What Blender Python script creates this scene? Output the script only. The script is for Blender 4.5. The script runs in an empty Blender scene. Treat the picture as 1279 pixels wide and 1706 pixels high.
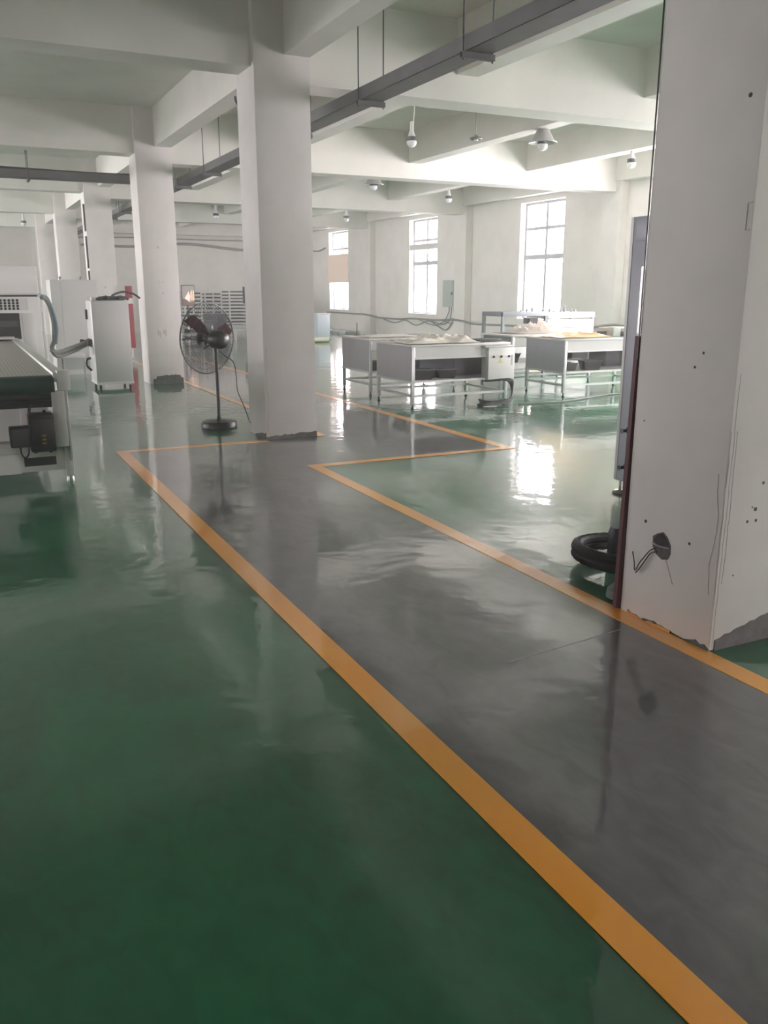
import bpy, bmesh, math, random
from mathutils import Vector, Matrix
random.seed(7)
SC = bpy.context.scene
COL = SC.collection
R = math.radians

# ------------------------------------------------------------------ camera
W_PX, H_PX = 1279, 1706
F_PX = 1420.67
PITCH, ROLL, YAW = R(14.601), R(0.029), R(26.079)
fw = Vector((math.sin(YAW)*math.cos(PITCH), math.cos(YAW)*math.cos(PITCH), -math.sin(PITCH)))
r0 = Vector((math.cos(YAW), -math.sin(YAW), 0)); u0 = r0.cross(fw)
rr = math.cos(ROLL)*r0 + math.sin(ROLL)*u0
uu = -math.sin(ROLL)*r0 + math.cos(ROLL)*u0
cd = bpy.data.cameras.new('camera'); cam = bpy.data.objects.new('camera', cd); COL.objects.link(cam)
cd.sensor_fit = 'HORIZONTAL'; cd.sensor_width = 36; cd.lens = F_PX*36/W_PX
cd.clip_start = .05; cd.clip_end = 300
M = Matrix.Identity(4)
for i in range(3):
    M[i][0], M[i][1], M[i][2] = rr[i], uu[i], -fw[i]
M[2][3] = 1.5
cam.matrix_world = M
SC.camera = cam

# ------------------------------------------------------------------ light
wd = bpy.data.worlds.new('sky'); SC.world = wd; wd.use_nodes = True
bg = wd.node_tree.nodes['Background']
bg.inputs[0].default_value = (1.035, .957, .995, 1); bg.inputs[1].default_value = 18.5
sl = bpy.data.lights.new('low_sun', 'SUN'); sl.energy = 1.8; sl.angle = R(2.5); sl.color = (1, .74, .45)
sun = bpy.data.objects.new('low_sun', sl); COL.objects.link(sun)
sun.rotation_euler = Vector((-.55, -.83, -.23)).to_track_quat('-Z', 'Y').to_euler()
SC.view_settings.view_transform = 'Standard'; SC.view_settings.look = 'None'
SC.view_settings.gamma = 1; SC.view_settings.use_curve_mapping = False
SC.view_settings.exposure = 0.87
SC.cycles.use_denoising = True
SC.cycles.max_bounces = 10; SC.cycles.diffuse_bounces = 6; SC.cycles.glossy_bounces = 5
SC.cycles.transparent_max_bounces = 12
SC.cycles.sample_clamp_indirect = 6
SC.cycles.caustics_reflective = False; SC.cycles.caustics_refractive = False

def portal(name, loc, rot, sx, sy):
    """lets the sky light through a window opening be sampled well"""
    l = bpy.data.lights.new(name, 'AREA'); l.shape = 'RECTANGLE'; l.size = sx; l.size_y = sy
    l.cycles.is_portal = True
    o = bpy.data.objects.new(name, l); COL.objects.link(o); o.location = loc; o.rotation_euler = rot
    return o

# ------------------------------------------------------------------ materials
def lin(c):
    return tuple((x/255/12.92 if x/255 <= .04045 else ((x/255+.055)/1.055)**2.4) for x in c) + (1,)
MATS = {}
def mat(name, col, rough=.5, metal=0, noise=0, nscale=4, bump=0, bscale=60, spec=.5, alpha=None, coat=0, detail=4):
    if name in MATS: return MATS[name]
    m = bpy.data.materials.new(name); m.use_nodes = True; MATS[name] = m
    nt = m.node_tree; b = nt.nodes['Principled BSDF']
    b.inputs['Base Color'].default_value = lin(col); b.inputs['Roughness'].default_value = rough
    b.inputs['Metallic'].default_value = metal; b.inputs['Specular IOR Level'].default_value = spec
    if coat: b.inputs['Coat Weight'].default_value = coat; b.inputs['Coat Roughness'].default_value = .1
    if noise or bump:
        tc = nt.nodes.new('ShaderNodeTexCoord')
    if noise:
        n = nt.nodes.new('ShaderNodeTexNoise'); n.inputs['Scale'].default_value = nscale; n.inputs['Detail'].default_value = detail
        nt.links.new(tc.outputs['Object'], n.inputs['Vector'])
        rp = nt.nodes.new('ShaderNodeValToRGB')
        rp.color_ramp.elements[0].position = .3; rp.color_ramp.elements[1].position = .7
        c = lin(col)
        rp.color_ramp.elements[0].color = tuple(x*(1-noise) for x in c[:3])+(1,)
        rp.color_ramp.elements[1].color = tuple(min(1, x*(1+noise*.5)) for x in c[:3])+(1,)
        nt.links.new(n.outputs['Fac'], rp.inputs[0]); nt.links.new(rp.outputs[0], b.inputs['Base Color'])
    if bump:
        n2 = nt.nodes.new('ShaderNodeTexNoise'); n2.inputs['Scale'].default_value = bscale; n2.inputs['Detail'].default_value = 3
        nt.links.new(tc.outputs['Object'], n2.inputs['Vector'])
        bp = nt.nodes.new('ShaderNodeBump'); bp.inputs['Strength'].default_value = bump; bp.inputs['Distance'].default_value = .01
        nt.links.new(n2.outputs['Fac'], bp.inputs['Height']); nt.links.new(bp.outputs[0], b.inputs['Normal'])
    if alpha is not None: b.inputs['Alpha'].default_value = alpha
    return m

def epoxy(name, c_dark, c_light, rough0, rough1, streak):
    """self-levelled floor paint: mottled tone, wavy gloss"""
    m = bpy.data.materials.new(name); m.use_nodes = True; MATS[name] = m
    nt = m.node_tree; L = nt.links; b = nt.nodes['Principled BSDF']
    tc = nt.nodes.new('ShaderNodeTexCoord')
    def noise(scale, detail, vec, dist=0):
        n = nt.nodes.new('ShaderNodeTexNoise'); n.inputs['Scale'].default_value = scale; n.inputs['Detail'].default_value = detail
        n.inputs['Distortion'].default_value = dist; L.new(vec, n.inputs['Vector']); return n
    mp = nt.nodes.new('ShaderNodeMapping'); mp.inputs['Scale'].default_value = (1, .55, 1); mp.inputs['Rotation'].default_value = (0, 0, R(20))
    L.new(tc.outputs['Object'], mp.inputs[0])
    n1 = noise(1.3, 6, mp.outputs[0], .6)
    rp = nt.nodes.new('ShaderNodeValToRGB'); rp.color_ramp.elements[0].position = .32; rp.color_ramp.elements[1].position = .72
    rp.color_ramp.elements[0].color = lin(c_dark); rp.color_ramp.elements[1].color = lin(c_light)
    L.new(n1.outputs['Fac'], rp.inputs[0])
    n4 = noise(9, 5, mp.outputs[0], 1.2)
    mx = nt.nodes.new('ShaderNodeMixRGB'); mx.blend_type = 'SOFT_LIGHT'; mx.inputs[0].default_value = streak
    L.new(rp.outputs[0], mx.inputs[1]); L.new(n4.outputs['Fac'], mx.inputs[2]); L.new(mx.outputs[0], b.inputs['Base Color'])
    n2 = noise(2.2, 5, mp.outputs[0], .8)
    mr = nt.nodes.new('ShaderNodeMapRange'); mr.inputs[1].default_value = .35; mr.inputs[2].default_value = .7
    mr.inputs[3].default_value = rough0; mr.inputs[4].default_value = rough1
    L.new(n2.outputs['Fac'], mr.inputs[0]); L.new(mr.outputs[0], b.inputs['Coat Roughness'])
    b.inputs['Roughness'].default_value = .32; b.inputs['Coat Weight'].default_value = 1; b.inputs['Coat IOR'].default_value = 1.58
    n3 = noise(4.5, 4, tc.outputs['Object'], .3)
    bp = nt.nodes.new('ShaderNodeBump'); bp.inputs['Strength'].default_value = .15; bp.inputs['Distance'].default_value = .02
    L.new(n3.outputs['Fac'], bp.inputs['Height'])
    n5 = noise(26, 2, tc.outputs['Object'])
    bp2 = nt.nodes.new('ShaderNodeBump'); bp2.inputs['Strength'].default_value = .022; bp2.inputs['Distance'].default_value = .01
    L.new(n5.outputs['Fac'], bp2.inputs['Height']); L.new(bp.outputs[0], bp2.inputs['Normal']); L.new(bp2.outputs[0], b.inputs['Normal']); L.new(bp2.outputs[0], b.inputs['Coat Normal'])
    b.inputs['Specular IOR Level'].default_value = .35
    return m
M_GREEN = epoxy('green_epoxy', (4, 82, 50), (18, 110, 70), .012, .075, .4)
M_GREY = epoxy('grey_epoxy', (80, 80, 82), (104, 103, 104), .012, .075, .55)
M_YEL = epoxy('yellow_paint', (248, 162, 30), (252, 174, 44), .03, .10, .1)

def plaster(name, col, tint):
    """matt wall paint with faint trowel marks and rubbed smudges"""
    m = bpy.data.materials.new(name); m.use_nodes = True; MATS[name] = m
    nt = m.node_tree; L = nt.links; b = nt.nodes['Principled BSDF']; b.inputs['Roughness'].default_value = .65
    tc = nt.nodes.new('ShaderNodeTexCoord')
    n = nt.nodes.new('ShaderNodeTexNoise'); n.inputs['Scale'].default_value = 1.7; n.inputs['Detail'].default_value = 8; n.inputs['Roughness'].default_value = .6
    L.new(tc.outputs['Object'], n.inputs['Vector'])
    rp = nt.nodes.new('ShaderNodeValToRGB'); rp.color_ramp.elements[0].position = .25; rp.color_ramp.elements[1].position = .6
    rp.color_ramp.elements[0].color = lin(tint); rp.color_ramp.elements[1].color = lin(col)
    L.new(n.outputs['Fac'], rp.inputs[0]); L.new(rp.outputs[0], b.inputs['Base Color'])
    n2 = nt.nodes.new('ShaderNodeTexNoise'); n2.inputs['Scale'].default_value = 14; n2.inputs['Detail'].default_value = 6
    L.new(tc.outputs['Object'], n2.inputs['Vector'])
    bp = nt.nodes.new('ShaderNodeBump'); bp.inputs['Strength'].default_value = .12; bp.inputs['Distance'].default_value = .01
    L.new(n2.outputs['Fac'], bp.inputs['Height']); L.new(bp.outputs[0], b.inputs['Normal'])
    return m
def thin(name, col, trans, clear=0):
    """thin sheet that lets light through; clear = share seen straight through"""
    m = bpy.data.materials.new(name); m.use_nodes = True; nt = m.node_tree; MATS[name] = m
    for n in list(nt.nodes):
        if n.type != 'OUTPUT_MATERIAL': nt.nodes.remove(n)
    out = nt.nodes[0]; d = nt.nodes.new('ShaderNodeBsdfDiffuse'); t = nt.nodes.new('ShaderNodeBsdfTranslucent')
    d.inputs[0].default_value = lin(col); t.inputs[0].default_value = lin(col)
    mx = nt.nodes.new('ShaderNodeMixShader'); mx.inputs[0].default_value = trans
    nt.links.new(d.outputs[0], mx.inputs[1]); nt.links.new(t.outputs[0], mx.inputs[2]); last = mx
    if clear:
        tr = nt.nodes.new('ShaderNodeBsdfTransparent'); m2 = nt.nodes.new('ShaderNodeMixShader'); m2.inputs[0].default_value = clear
        nt.links.new(mx.outputs[0], m2.inputs[1]); nt.links.new(tr.outputs[0], m2.inputs[2]); last = m2
    nt.links.new(last.outputs[0], out.inputs[0]); return m
M_WALL = plaster('wall_paint', (224, 221, 215), (214, 211, 204))
M_COLM = plaster('column_paint', (221, 216, 213), (207, 203, 199))
M_CEIL = plaster('ceiling_paint', (222, 220, 213), (213, 211, 204))
M_PATCH = mat('bare_cement', (112, 108, 108), .85, noise=.25, nscale=14, bump=.4, bscale=50)
M_PATCHG = mat('cement_patch_dark', (84, 90, 86), .7, noise=.25, nscale=14, bump=.4, bscale=50)
M_LINE = mat('crack_grey', (184, 178, 175), .8)
M_WHITE = mat('white_powder_coat', (222, 220, 217), .38, noise=.03, nscale=3)
M_WHITE2 = mat('white_sheet_metal', (206, 204, 202), .35, noise=.04, nscale=2.5)
M_ALU = mat('aluminium_profile', (205, 206, 206), .32, metal=.35)
M_PANEL = mat('grey_acrylic_panel', (176, 176, 184), .3, noise=.06, nscale=4)
M_LAV = mat('lavender_grey_steel', (176, 177, 188), .35, noise=.03, nscale=2)
M_TRAY = mat('galvanised_grey', (92, 92, 91), .6, metal=.1, noise=.15, nscale=5)
M_STEEL = mat('steel', (170, 170, 168), .3, metal=.8)
M_BLACK = mat('black_plastic', (22, 22, 23), .4)
M_BLK2 = mat('black_gloss_paint', (18, 21, 20), .36, coat=.15)
M_DARK = mat('dark_cavity', (34, 34, 34), .6)  # near-black painted as the shade inside holes and slots
M_DGREY = mat('dark_grey_plastic', (62, 64, 68), .5)
M_RUB = mat('dark_green_rubber', (30, 58, 48), .35)
M_RED = mat('red_sign_paint', (156, 54, 68), .5, noise=.08, nscale=6)
M_MAROON = mat('maroon_edge_paint', (104, 42, 52), .6)
M_BLADE = mat('fan_blade_red', (92, 40, 42), .4)
M_HOSE = mat('grey_green_hose', (120, 124, 116), .5)
M_HOSEB = mat('black_hose', (14, 15, 15), .55, spec=.25, bump=.3, bscale=40)
M_CLOTH = mat('white_film_cloth', (228, 222, 212), .6, bump=.4, bscale=18)
M_PEACH_SUN = mat('peach_film', (250, 206, 158), .4, noise=.12, nscale=7, bump=.5, bscale=12)  # warm glow of sunlight on the film put into its base colour
M_FILM2 = thin('cloudy_film', (246, 238, 228), .5, .6)
M_CREAM = mat('cream_film', (226, 222, 196), .45)
M_PCOVER = thin('peach_sheet', (240, 224, 210), .07)
M_BULB = mat('bulb_diffuser', (238, 240, 240), .3)
M_BOXG = mat('grey_green_box', (164, 176, 168), .45)
M_CABLE = mat('grey_cable', (120, 126, 120), .6)
M_PVC = mat('grey_pipe', (150, 146, 144), .5)
M_BLUEW = mat('pale_blue_laminate', (206, 218, 226), .35)
M_STICK = mat('yellow_sticker', (214, 208, 140), .5)
M_ORANGE = mat('orange_rubbed_paint', (206, 150, 92), .6)
M_MFRAME = mat('machine_frame_grey', (124, 132, 136), .5)
M_FRAME = mat('window_frame_grey', (176, 178, 184), .4)

def belt_material():
    m = bpy.data.materials.new('mesh_belt'); m.use_nodes = True; nt = m.node_tree; b = nt.nodes['Principled BSDF']
    tc = nt.nodes.new('ShaderNodeTexCoord'); br = nt.nodes.new('ShaderNodeTexBrick')
    br.offset = 0; br.inputs['Scale'].default_value = 1; br.inputs['Brick Width'].default_value = .03; br.inputs['Row Height'].default_value = .03
    br.inputs['Mortar Size'].default_value = .005
    br.inputs['Color1'].default_value = lin((168, 162, 158)); br.inputs['Color2'].default_value = lin((160, 154, 150)); br.inputs['Mortar'].default_value = lin((200, 196, 190))
    nt.links.new(tc.outputs['Object'], br.inputs['Vector']); nt.links.new(br.outputs['Color'], b.inputs['Base Color'])
    b.inputs['Roughness'].default_value = .5
    return m
M_BELT = belt_material()

def glass_material(name, tint=(1, 1, 1, 1)):
    m = bpy.data.materials.new(name); m.use_nodes = True; nt = m.node_tree
    for n in list(nt.nodes):
        if n.type != 'OUTPUT_MATERIAL': nt.nodes.remove(n)
    out = nt.nodes[0]
    t = nt.nodes.new('ShaderNodeBsdfTransparent'); t.inputs[0].default_value = tint
    g = nt.nodes.new('ShaderNodeBsdfGlossy'); g.inputs['Roughness'].default_value = .03
    mx = nt.nodes.new('ShaderNodeMixShader'); mx.inputs[0].default_value = .06
    nt.links.new(t.outputs[0], mx.inputs[1]); nt.links.new(g.outputs[0], mx.inputs[2]); nt.links.new(mx.outputs[0], out.inputs[0])
    return m
M_GLASS = glass_material('window_glass')
M_GLASST = glass_material('tinted_window_glass', (.68, .68, .68, 1))  # tint added to dim the glare of the visible windows
M_FILM = glass_material('clear_film', (.9, .88, .84, 1))

# ------------------------------------------------------------------ mesh helpers
class MB:
    """collects simple shapes; build() links them as ONE mesh object"""
    def __init__(s): s.v = []; s.f = []
    def add(s, v, f):
        o = len(s.v); s.v += [tuple(x) for x in v]; s.f += [tuple(i+o for i in q) for q in f]; return s
    def box(s, x0, y0, z0, x1, y1, z1, c=0):
        if c <= 0:
            v = [(x, y, z) for z in (z0, z1) for y in (y0, y1) for x in (x0, x1)]
            f = [(0, 2, 3, 1), (4, 5, 7, 6), (0, 1, 5, 4), (2, 6, 7, 3), (0, 4, 6, 2), (1, 3, 7, 5)]
            return s.add(v, f)
        bm = bmesh.new(); bmesh.ops.create_cube(bm, size=1)
        for v in bm.verts: v.co = Vector(((x0+x1)/2+v.co.x*(x1-x0), (y0+y1)/2+v.co.y*(y1-y0), (z0+z1)/2+v.co.z*(z1-z0)))
        bmesh.ops.bevel(bm, geom=bm.edges[:], offset=c, segments=2, affect='EDGES', profile=.5)
        bm.verts.index_update()
        s.add([v.co[:] for v in bm.verts], [[v.index for v in f.verts] for f in bm.faces]); bm.free(); return s
    def tube(s, pts, r, n=8, closed=False):
        pts = [Vector(p) for p in pts]; k = len(pts); rs = r if isinstance(r, (list, tuple)) else [r]*k
        o = len(s.v); up = None
        for i, p in enumerate(pts):
            if closed: t = pts[(i+1) % k]-pts[i-1]
            else: t = pts[min(i+1, k-1)]-pts[max(i-1, 0)]
            t.normalize()
            if up is None:
                up = Vector((0, 0, 1)) if abs(t.z) < .9 else Vector((1, 0, 0))
            a = t.cross(up).normalized(); b = a.cross(t).normalized(); up = b
            for j in range(n):
                w = 2*math.pi*j/n; q = p+(a*math.cos(w)+b*math.sin(w))*rs[i]; s.v.append(q[:])
        for i in range(k if closed else k-1):
            for j in range(n):
                i2 = (i+1) % k
                s.f.append((o+i*n+j, o+i*n+(j+1) % n, o+i2*n+(j+1) % n, o+i2*n+j))
        if not closed:
            s.f.append(tuple(o+j for j in range(n))[::-1]); s.f.append(tuple(o+(k-1)*n+j for j in range(n)))
        return s
    def cyl(s, p0, p1, r, n=16): return s.tube([p0, p1], r, n)
    def lathe(s, prof, n=24, axis=None, at=(0, 0, 0)):
        """prof: (radius, height) pairs; turned about axis through at"""
        ax = Vector(axis or (0, 0, 1)).normalized(); at = Vector(at)
        e = Vector((1, 0, 0)) if abs(ax.x) < .9 else Vector((0, 1, 0))
        a = ax.cross(e).normalized(); b = ax.cross(a)
        o = len(s.v); k = len(prof)
        for (r, h) in prof:
            for j in range(n):
                w = 2*math.pi*j/n; s.v.append((at+ax*h+(a*math.cos(w)+b*math.sin(w))*max(r, 1e-4))[:])
        for i in range(k-1):
            for j in range(n): s.f.append((o+i*n+j, o+i*n+(j+1) % n, o+(i+1)*n+(j+1) % n, o+(i+1)*n+j))
        s.f.append(tuple(o+j for j in range(n))[::-1]); s.f.append(tuple(o+(k-1)*n+j for j in range(n)))
        return s
    def prism(s, poly, d):
        """poly: 3-D points of one flat outline, extruded by vector d"""
        k = len(poly); d = Vector(d); o = len(s.v)
        s.v += [tuple(p) for p in poly] + [(Vector(p)+d)[:] for p in poly]
        s.f.append(tuple(o+i for i in range(k))[::-1]); s.f.append(tuple(o+k+i for i in range(k)))
        for i in range(k): s.f.append((o+i, o+(i+1) % k, o+k+(i+1) % k, o+k+i))
        return s
    def mesh(s, name, m, smooth=True):
        me = bpy.data.meshes.new(name); me.from_pydata(s.v, [], s.f); me.update()
        bm = bmesh.new(); bm.from_mesh(me); bmesh.ops.recalc_face_normals(bm, faces=bm.faces[:]); bm.to_mesh(me); bm.free()
        if m: me.materials.append(m)
        if smooth:
            me.shade_smooth(); me.set_sharp_from_angle(angle=R(35))
        return me
    def build(s, name, m, parent=None, smooth=True):
        return link(name, s.mesh(name, m, smooth), parent)

def link(name, me, parent=None, loc=None):
    o = bpy.data.objects.new(name, me); COL.objects.link(o); o.parent = parent
    if loc: o.location = loc
    return o
def tag(o, label=None, cat=None, group=None, kind=None):
    if label: o['label'] = label
    if cat: o['category'] = cat
    if group: o['group'] = group
    if kind: o['kind'] = kind
    return o
def thing(name, loc, label, cat, rz=0, group=None, kind=None):
    o = bpy.data.objects.new(name, None); COL.objects.link(o); o.location = loc; o.rotation_euler = (0, 0, rz)
    return tag(o, label, cat, group, kind)
def bx(name, m, parent, *a, c=0): return MB().box(*a, c=c).build(name, m, parent)
def arc(p, n):
    """Catmull-Rom through points"""
    P = [Vector(q) for q in p]; P = [P[0]*2-P[1]]+P+[P[-1]*2-P[-2]]; out = []
    for i in range(1, len(P)-2):
        for k in range(n):
            t = k/n; a, b, c, d = P[i-1], P[i], P[i+1], P[i+2]
            out.append(.5*((2*b)+(c-a)*t+(2*a-5*b+4*c-d)*t*t+(3*b-a-3*c+d)*t**3))
    out.append(P[-2]); return out

# ================================================================== SETTING
XW, XL, YB, YE, ZC = 12.45, -10.0, -7.0, 32.7, 4.2        # window wall, far side wall, wall behind, end wall, slab
CX0, CX1, CD = 2.735, 3.295, .555                          # column row
CY = [2.43+5.92*k for k in range(6)]                       # column fronts

floor = MB().box(XL, YB, -.2, XW+.25, 40.2, 0).build('floor', M_GREEN); tag(floor, 'glossy green epoxy floor', 'floor', kind='structure')
def poly(name, pts, z, m, h=.002):
    return MB().prism([(x, y, z-h) for x, y in pts], (0, 0, h)).build(name, m, floor, smooth=False)
poly('walkway', [(1.28, -6.5), (2.68, -6.5), (2.68, 6.87), (4.72, 6.87), (4.72, 32.6), (3.35, 32.6), (3.35, 8.3), (1.28, 8.3)], .0022, M_GREY)
def stripe(x0, y0, x1, y1): return poly('yellow_line', [(x0, y0), (x1, y0), (x1, y1), (x0, y1)], .0045, M_YEL, .0025)
poly('floor_joint', [(1.9, 2.71), (2.63, 2.79), (2.63, 2.794), (1.9, 2.715)], .0032, mat('joint_grey', (150, 150, 150), .3), .001)
stripe(1.224, -6.5, 1.334, 8.345)
stripe(1.334, 8.245, 2.735, 8.345)
stripe(2.63, -6.5, 2.735, 6.925)
stripe(2.735, 6.825, 4.775, 6.925)
stripe(4.665, 6.925, 4.775, 32.6)
stripe(3.295, 8.33, 3.395, 32.6)

ceiling = MB().box(XL, YB, ZC, XW+.25, 40.2, ZC+.2).build('ceiling', M_CEIL); tag(ceiling, 'white concrete slab ceiling with crossing beams', 'ceiling', kind='structure')
for k, y in enumerate(CY):
    bx('main_beam', M_CEIL, ceiling, CX1-.02, y+.10, 3.42, XW, y+.50, ZC+.01)
    bx('main_beam', M_CEIL, ceiling, XL, y+.09, 3.53, CX0+.02, y+.48, ZC+.01)
    y0 = YB if k == 0 else CY[k-1]+CD-.02
    bx('row_beam', M_CEIL, ceiling, 3.04, y0, 3.64, CX1, y+.02, ZC+.01)
    for xs in (4.98, 7.52, 10.04):
        ya = YB if k == 0 else CY[k-1]+.49
        bx('secondary_beam', M_CEIL, ceiling, xs, ya, 3.68, xs+.26, y+.11, ZC+.01)
    bx('edge_beam', M_CEIL, ceiling, XW-.24, YB if k == 0 else CY[k-1]+.49, 3.62, XW, y+.11, ZC+.01)

# window openings: centre, low, high
WZ0, WZ1 = .8, 3.5
WY = [(5.2, 2.9), (11.1, 4.0), (17.12, 1.7), (22.87, 1.7), (29.14, 1.7)]      # right wall: centre, width; first two unseen, widened for light
WYL = [(3.0, .9), (11.15, 1.2), (17.05, 2.8), (22.95, 4.6), (28.9, 5.3)]                     # left wall: unseen, placed and sized for the light they give
WXB = [(8.4, 2.8)]                                                # wall behind: unseen, placed and sized for back light
def wall_with_windows(name, xa, xb, ys, y0, y1, m):
    b = MB(); b.box(xa, y0, 0, xb, y1, WZ0); b.box(xa, y0, WZ1, xb, y1, ZC)
    e = [y0]
    for y, w in ys: e += [y-w/2, y+w/2]
    e.append(y1)
    for i in range(0, len(e), 2): b.box(xa, e[i], WZ0, xb, e[i+1], WZ1)
    return b.build(name, m, smooth=False)
wall_right = wall_with_windows('wall_right', XW, XW+.25, WY, YB, 40.2, M_WALL); tag(wall_right, 'white painted wall with tall windows', 'wall', kind='structure')
for y in CY[1:] + [CY[0]]:
    bx('pilaster', M_WALL, wall_right, XW-.2, y-.42+.38, 0, XW, y+.52, ZC)
wall_left = wall_with_windows('wall_left', XL-.25, XL, WYL, YB, 40.2, M_WALL); tag(wall_left, 'white wall far across the green floor', 'wall', kind='structure')
b = MB(); b.box(XL, YB-.25, 0, XW, YB, WZ0); b.box(XL, YB-.25, WZ1, XW, YB, ZC)
e = [XL]
for x, w in sorted(WXB): e += [x-w/2, x+w/2]
e.append(XW)
for i in range(0, len(e), 2): b.box(e[i], YB-.25, WZ0, e[i+1], YB, WZ1)
wall_back = b.build('wall_back', M_WALL, smooth=False); tag(wall_back, 'white wall behind the viewer', 'wall', kind='structure')
wall_front = bx('wall_front', M_WALL, None, 3.15, YE, 0, XW, YE+.25, ZC); tag(wall_front, 'white end wall behind the racks', 'wall', kind='structure')
bx('return_panel', M_WALL, wall_front, 3.15, YE+.25, 0, 3.4, 40, ZC)
wall_front2 = bx('wall_end', M_WALL, None, XL, 40, 0, 3.4, 40.25, ZC); tag(wall_front2, 'shaded grey-white wall deep behind the oven', 'wall', kind='structure')

WM = {}
def window_meshes(w):
    if w in WM: return WM[w]
    gl = M_GLASST if w == 1.7 else M_GLASS
    H = WZ1-WZ0; t = .055; d0, d1 = -.03, .03
    n = max(2, round(w/.85)); cw = w/n
    fr = MB(); fr.box(d0, -w/2, 0, d1, -w/2+t, H); fr.box(d0, w/2-t, 0, d1, w/2, H); fr.box(d0, -w/2, 0, d1, w/2, t); fr.box(d0, -w/2, H-t, d1, w/2, H)
    z1, z2 = 2.26-WZ0, 2.91-WZ0
    xs = [-w/2+cw*i for i in range(n+1)]
    WM[w] = dict(frame=fr.mesh('frame', M_FRAME, False), mullion=[MB().box(d0-.005, x-.04, t, d1+.005, x+.04, H-t).mesh('mullion', M_FRAME, False) for x in xs[1:-1]],
                transom=[MB().box(d0-.008, -w/2+t, z1-.055, d1+.008, w/2-t, z1+.055).mesh('transom', M_FRAME, False),
                         MB().box(d0-.004, -w/2+t, z2-.035, d1+.004, w/2-t, z2+.035).mesh('transom', M_FRAME, False)],
                pane=[MB().box(-.004, xs[i]+(t if i == 0 else .04), z0, .004, xs[i+1]-(t if i == n-1 else .04), zz).mesh('pane', gl, False)
                      for i in range(n) for (z0, zz) in ((t, z1-.055), (z1+.055, z2-.035), (z2+.035, H-t))],
                sill=MB().box(-.22, -w/2, -.0, -.035, w/2, .02).mesh('sill', M_WALL, False))
    return WM[w]
wn = [0]
def window(loc, rz, w, label):
    wn[0] += 1; D = window_meshes(w)
    o = thing('window_%d' % wn[0], loc, label, 'window', rz, kind='structure')
    link('frame', D['frame'], o); link('sill', D['sill'], o)
    for nm in ('mullion', 'transom', 'pane'):
        for m_ in D[nm]: link(nm, m_, o)
    return o
WL = ['wide window in the right wall far in front of the near column', 'wide window hidden behind the near column',
      'tall bright six-pane window closest to the tall grey cabinet', 'tall bright window with a pale bar across its upper half',
      'tall bright window with a peach sheet over its middle']
for i, (y, w) in enumerate(WY):
    o = window((XW+.19, y, WZ0), 0, w, WL[i])
    if i == 3: bx('cross_bar', M_WHITE, o, -.16, -w/2, 2.62-WZ0+.02, -.12, w/2, 2.80-WZ0)
    if i == 4: bx('cover_sheet', M_PCOVER, o, -.2, -w/2-.03, 1.75-WZ0, -.17, w/2+.08, 2.72-WZ0)
    portal('daylight', (XW+.26, y, (WZ0+WZ1)/2), (0, R(90), 0), WZ1-WZ0, w)
for y, w in WYL:
    o = window((XL-.19, y, WZ0), math.pi, w, 'wide window in the far side wall'); o['group'] = 'windows in the side wall'
    portal('daylight', (XL-.26, y, (WZ0+WZ1)/2), (0, R(-90), 0), WZ1-WZ0, w)
for x, w in WXB:
    o = window((x, YB-.19, WZ0), R(-90), w, 'wide window in the wall behind'); o['group'] = 'windows in the back wall'
    portal('daylight', (x, YB-.26, (WZ0+WZ1)/2), (R(90), 0, 0), w, WZ1-WZ0)

# ------------------------------------------------------------------ columns
CL = ['big white square column at the walkway edge, with a dark socket hole', 'white square column right behind the standing fan', 'white column with a dark cement patch at its foot',
      'white column beside the red strip sign', 'white column seen behind the white cabinets', 'pale column at the far end of the row']
cols = []
for k, y in enumerate(CY):
    o = thing('column', (CX0, y, 0), CL[k], 'column', group='columns in one row', kind='structure')
    bx('shaft', M_COLM, o, 0, 0, 0, CX1-CX0, CD, ZC, c=.008)
    cols.append(o)
def face_patch(name, o, pts, m, face='front', t=.004):
    """irregular flat patch standing a few millimetres proud of a column face; pts = (across, up)"""
    if face == 'front': P = [(x, -t, z) for x, z in pts]; d = (0, t+.003, 0)
    else: P = [(-t, y, z) for y, z in pts]; d = (t+.003, 0, 0)
    return MB().prism(P, d).build(name, m, o, smooth=False)
def rough_edge(x0, x1, z0, f, n):
    """outline: straight at z0, ragged along the top"""
    top = [(x0+(x1-x0)*i/n, f(i/n)+random.uniform(-.007, .007)) for i in range(n+1)]
    return [(x0, z0)]+top+[(x1, z0)]
# near column (k = 0)
c0 = cols[0]
face_patch('cement_patch', c0, rough_edge(.03, .56, .0, lambda t: .05+.10*min(1, t*1.3), 18), M_PATCH)
face_patch('cement_patch', c0, rough_edge(.0, .40, .0, lambda t: .012+.012*math.sin(t*9), 16), M_PATCHG, 'side', .006)
face_patch('paint_smear', c0, rough_edge(.22, .50, .0, lambda t: .012+.006*math.sin(t*7), 14), M_ORANGE, 'side', .008)
for (y_, x0, z0, z1) in ((0, .004, .02, .95), (0, .022, .02, 1.18), (0, .040, .3, .95)):
    b = MB(); pts = []
    n = 26
    for i in range(n+1):
        z = z0+(z1-z0)*i/n; pts.append((x0+random.uniform(-.003, .003), -.0005, z))
    b.tube(pts, .0012, 5).build('plaster_ridge', M_LINE, c0)
b = MB(); b.tube([(-.0005, .03+random.uniform(-.003, .003)+.01*math.sin(i*.6), .25+i*.04) for i in range(14)], .0022, 5).build('plaster_ridge', M_LINE, c0)
b = MB(); b.tube([(-.0005, .008, 1.72), (-.0005, .03, 1.72), (-.0005, .03, 1.82), (-.0005, .008, 1.82)], .0025, 5).build('plaster_ridge', M_LINE, c0)
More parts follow.
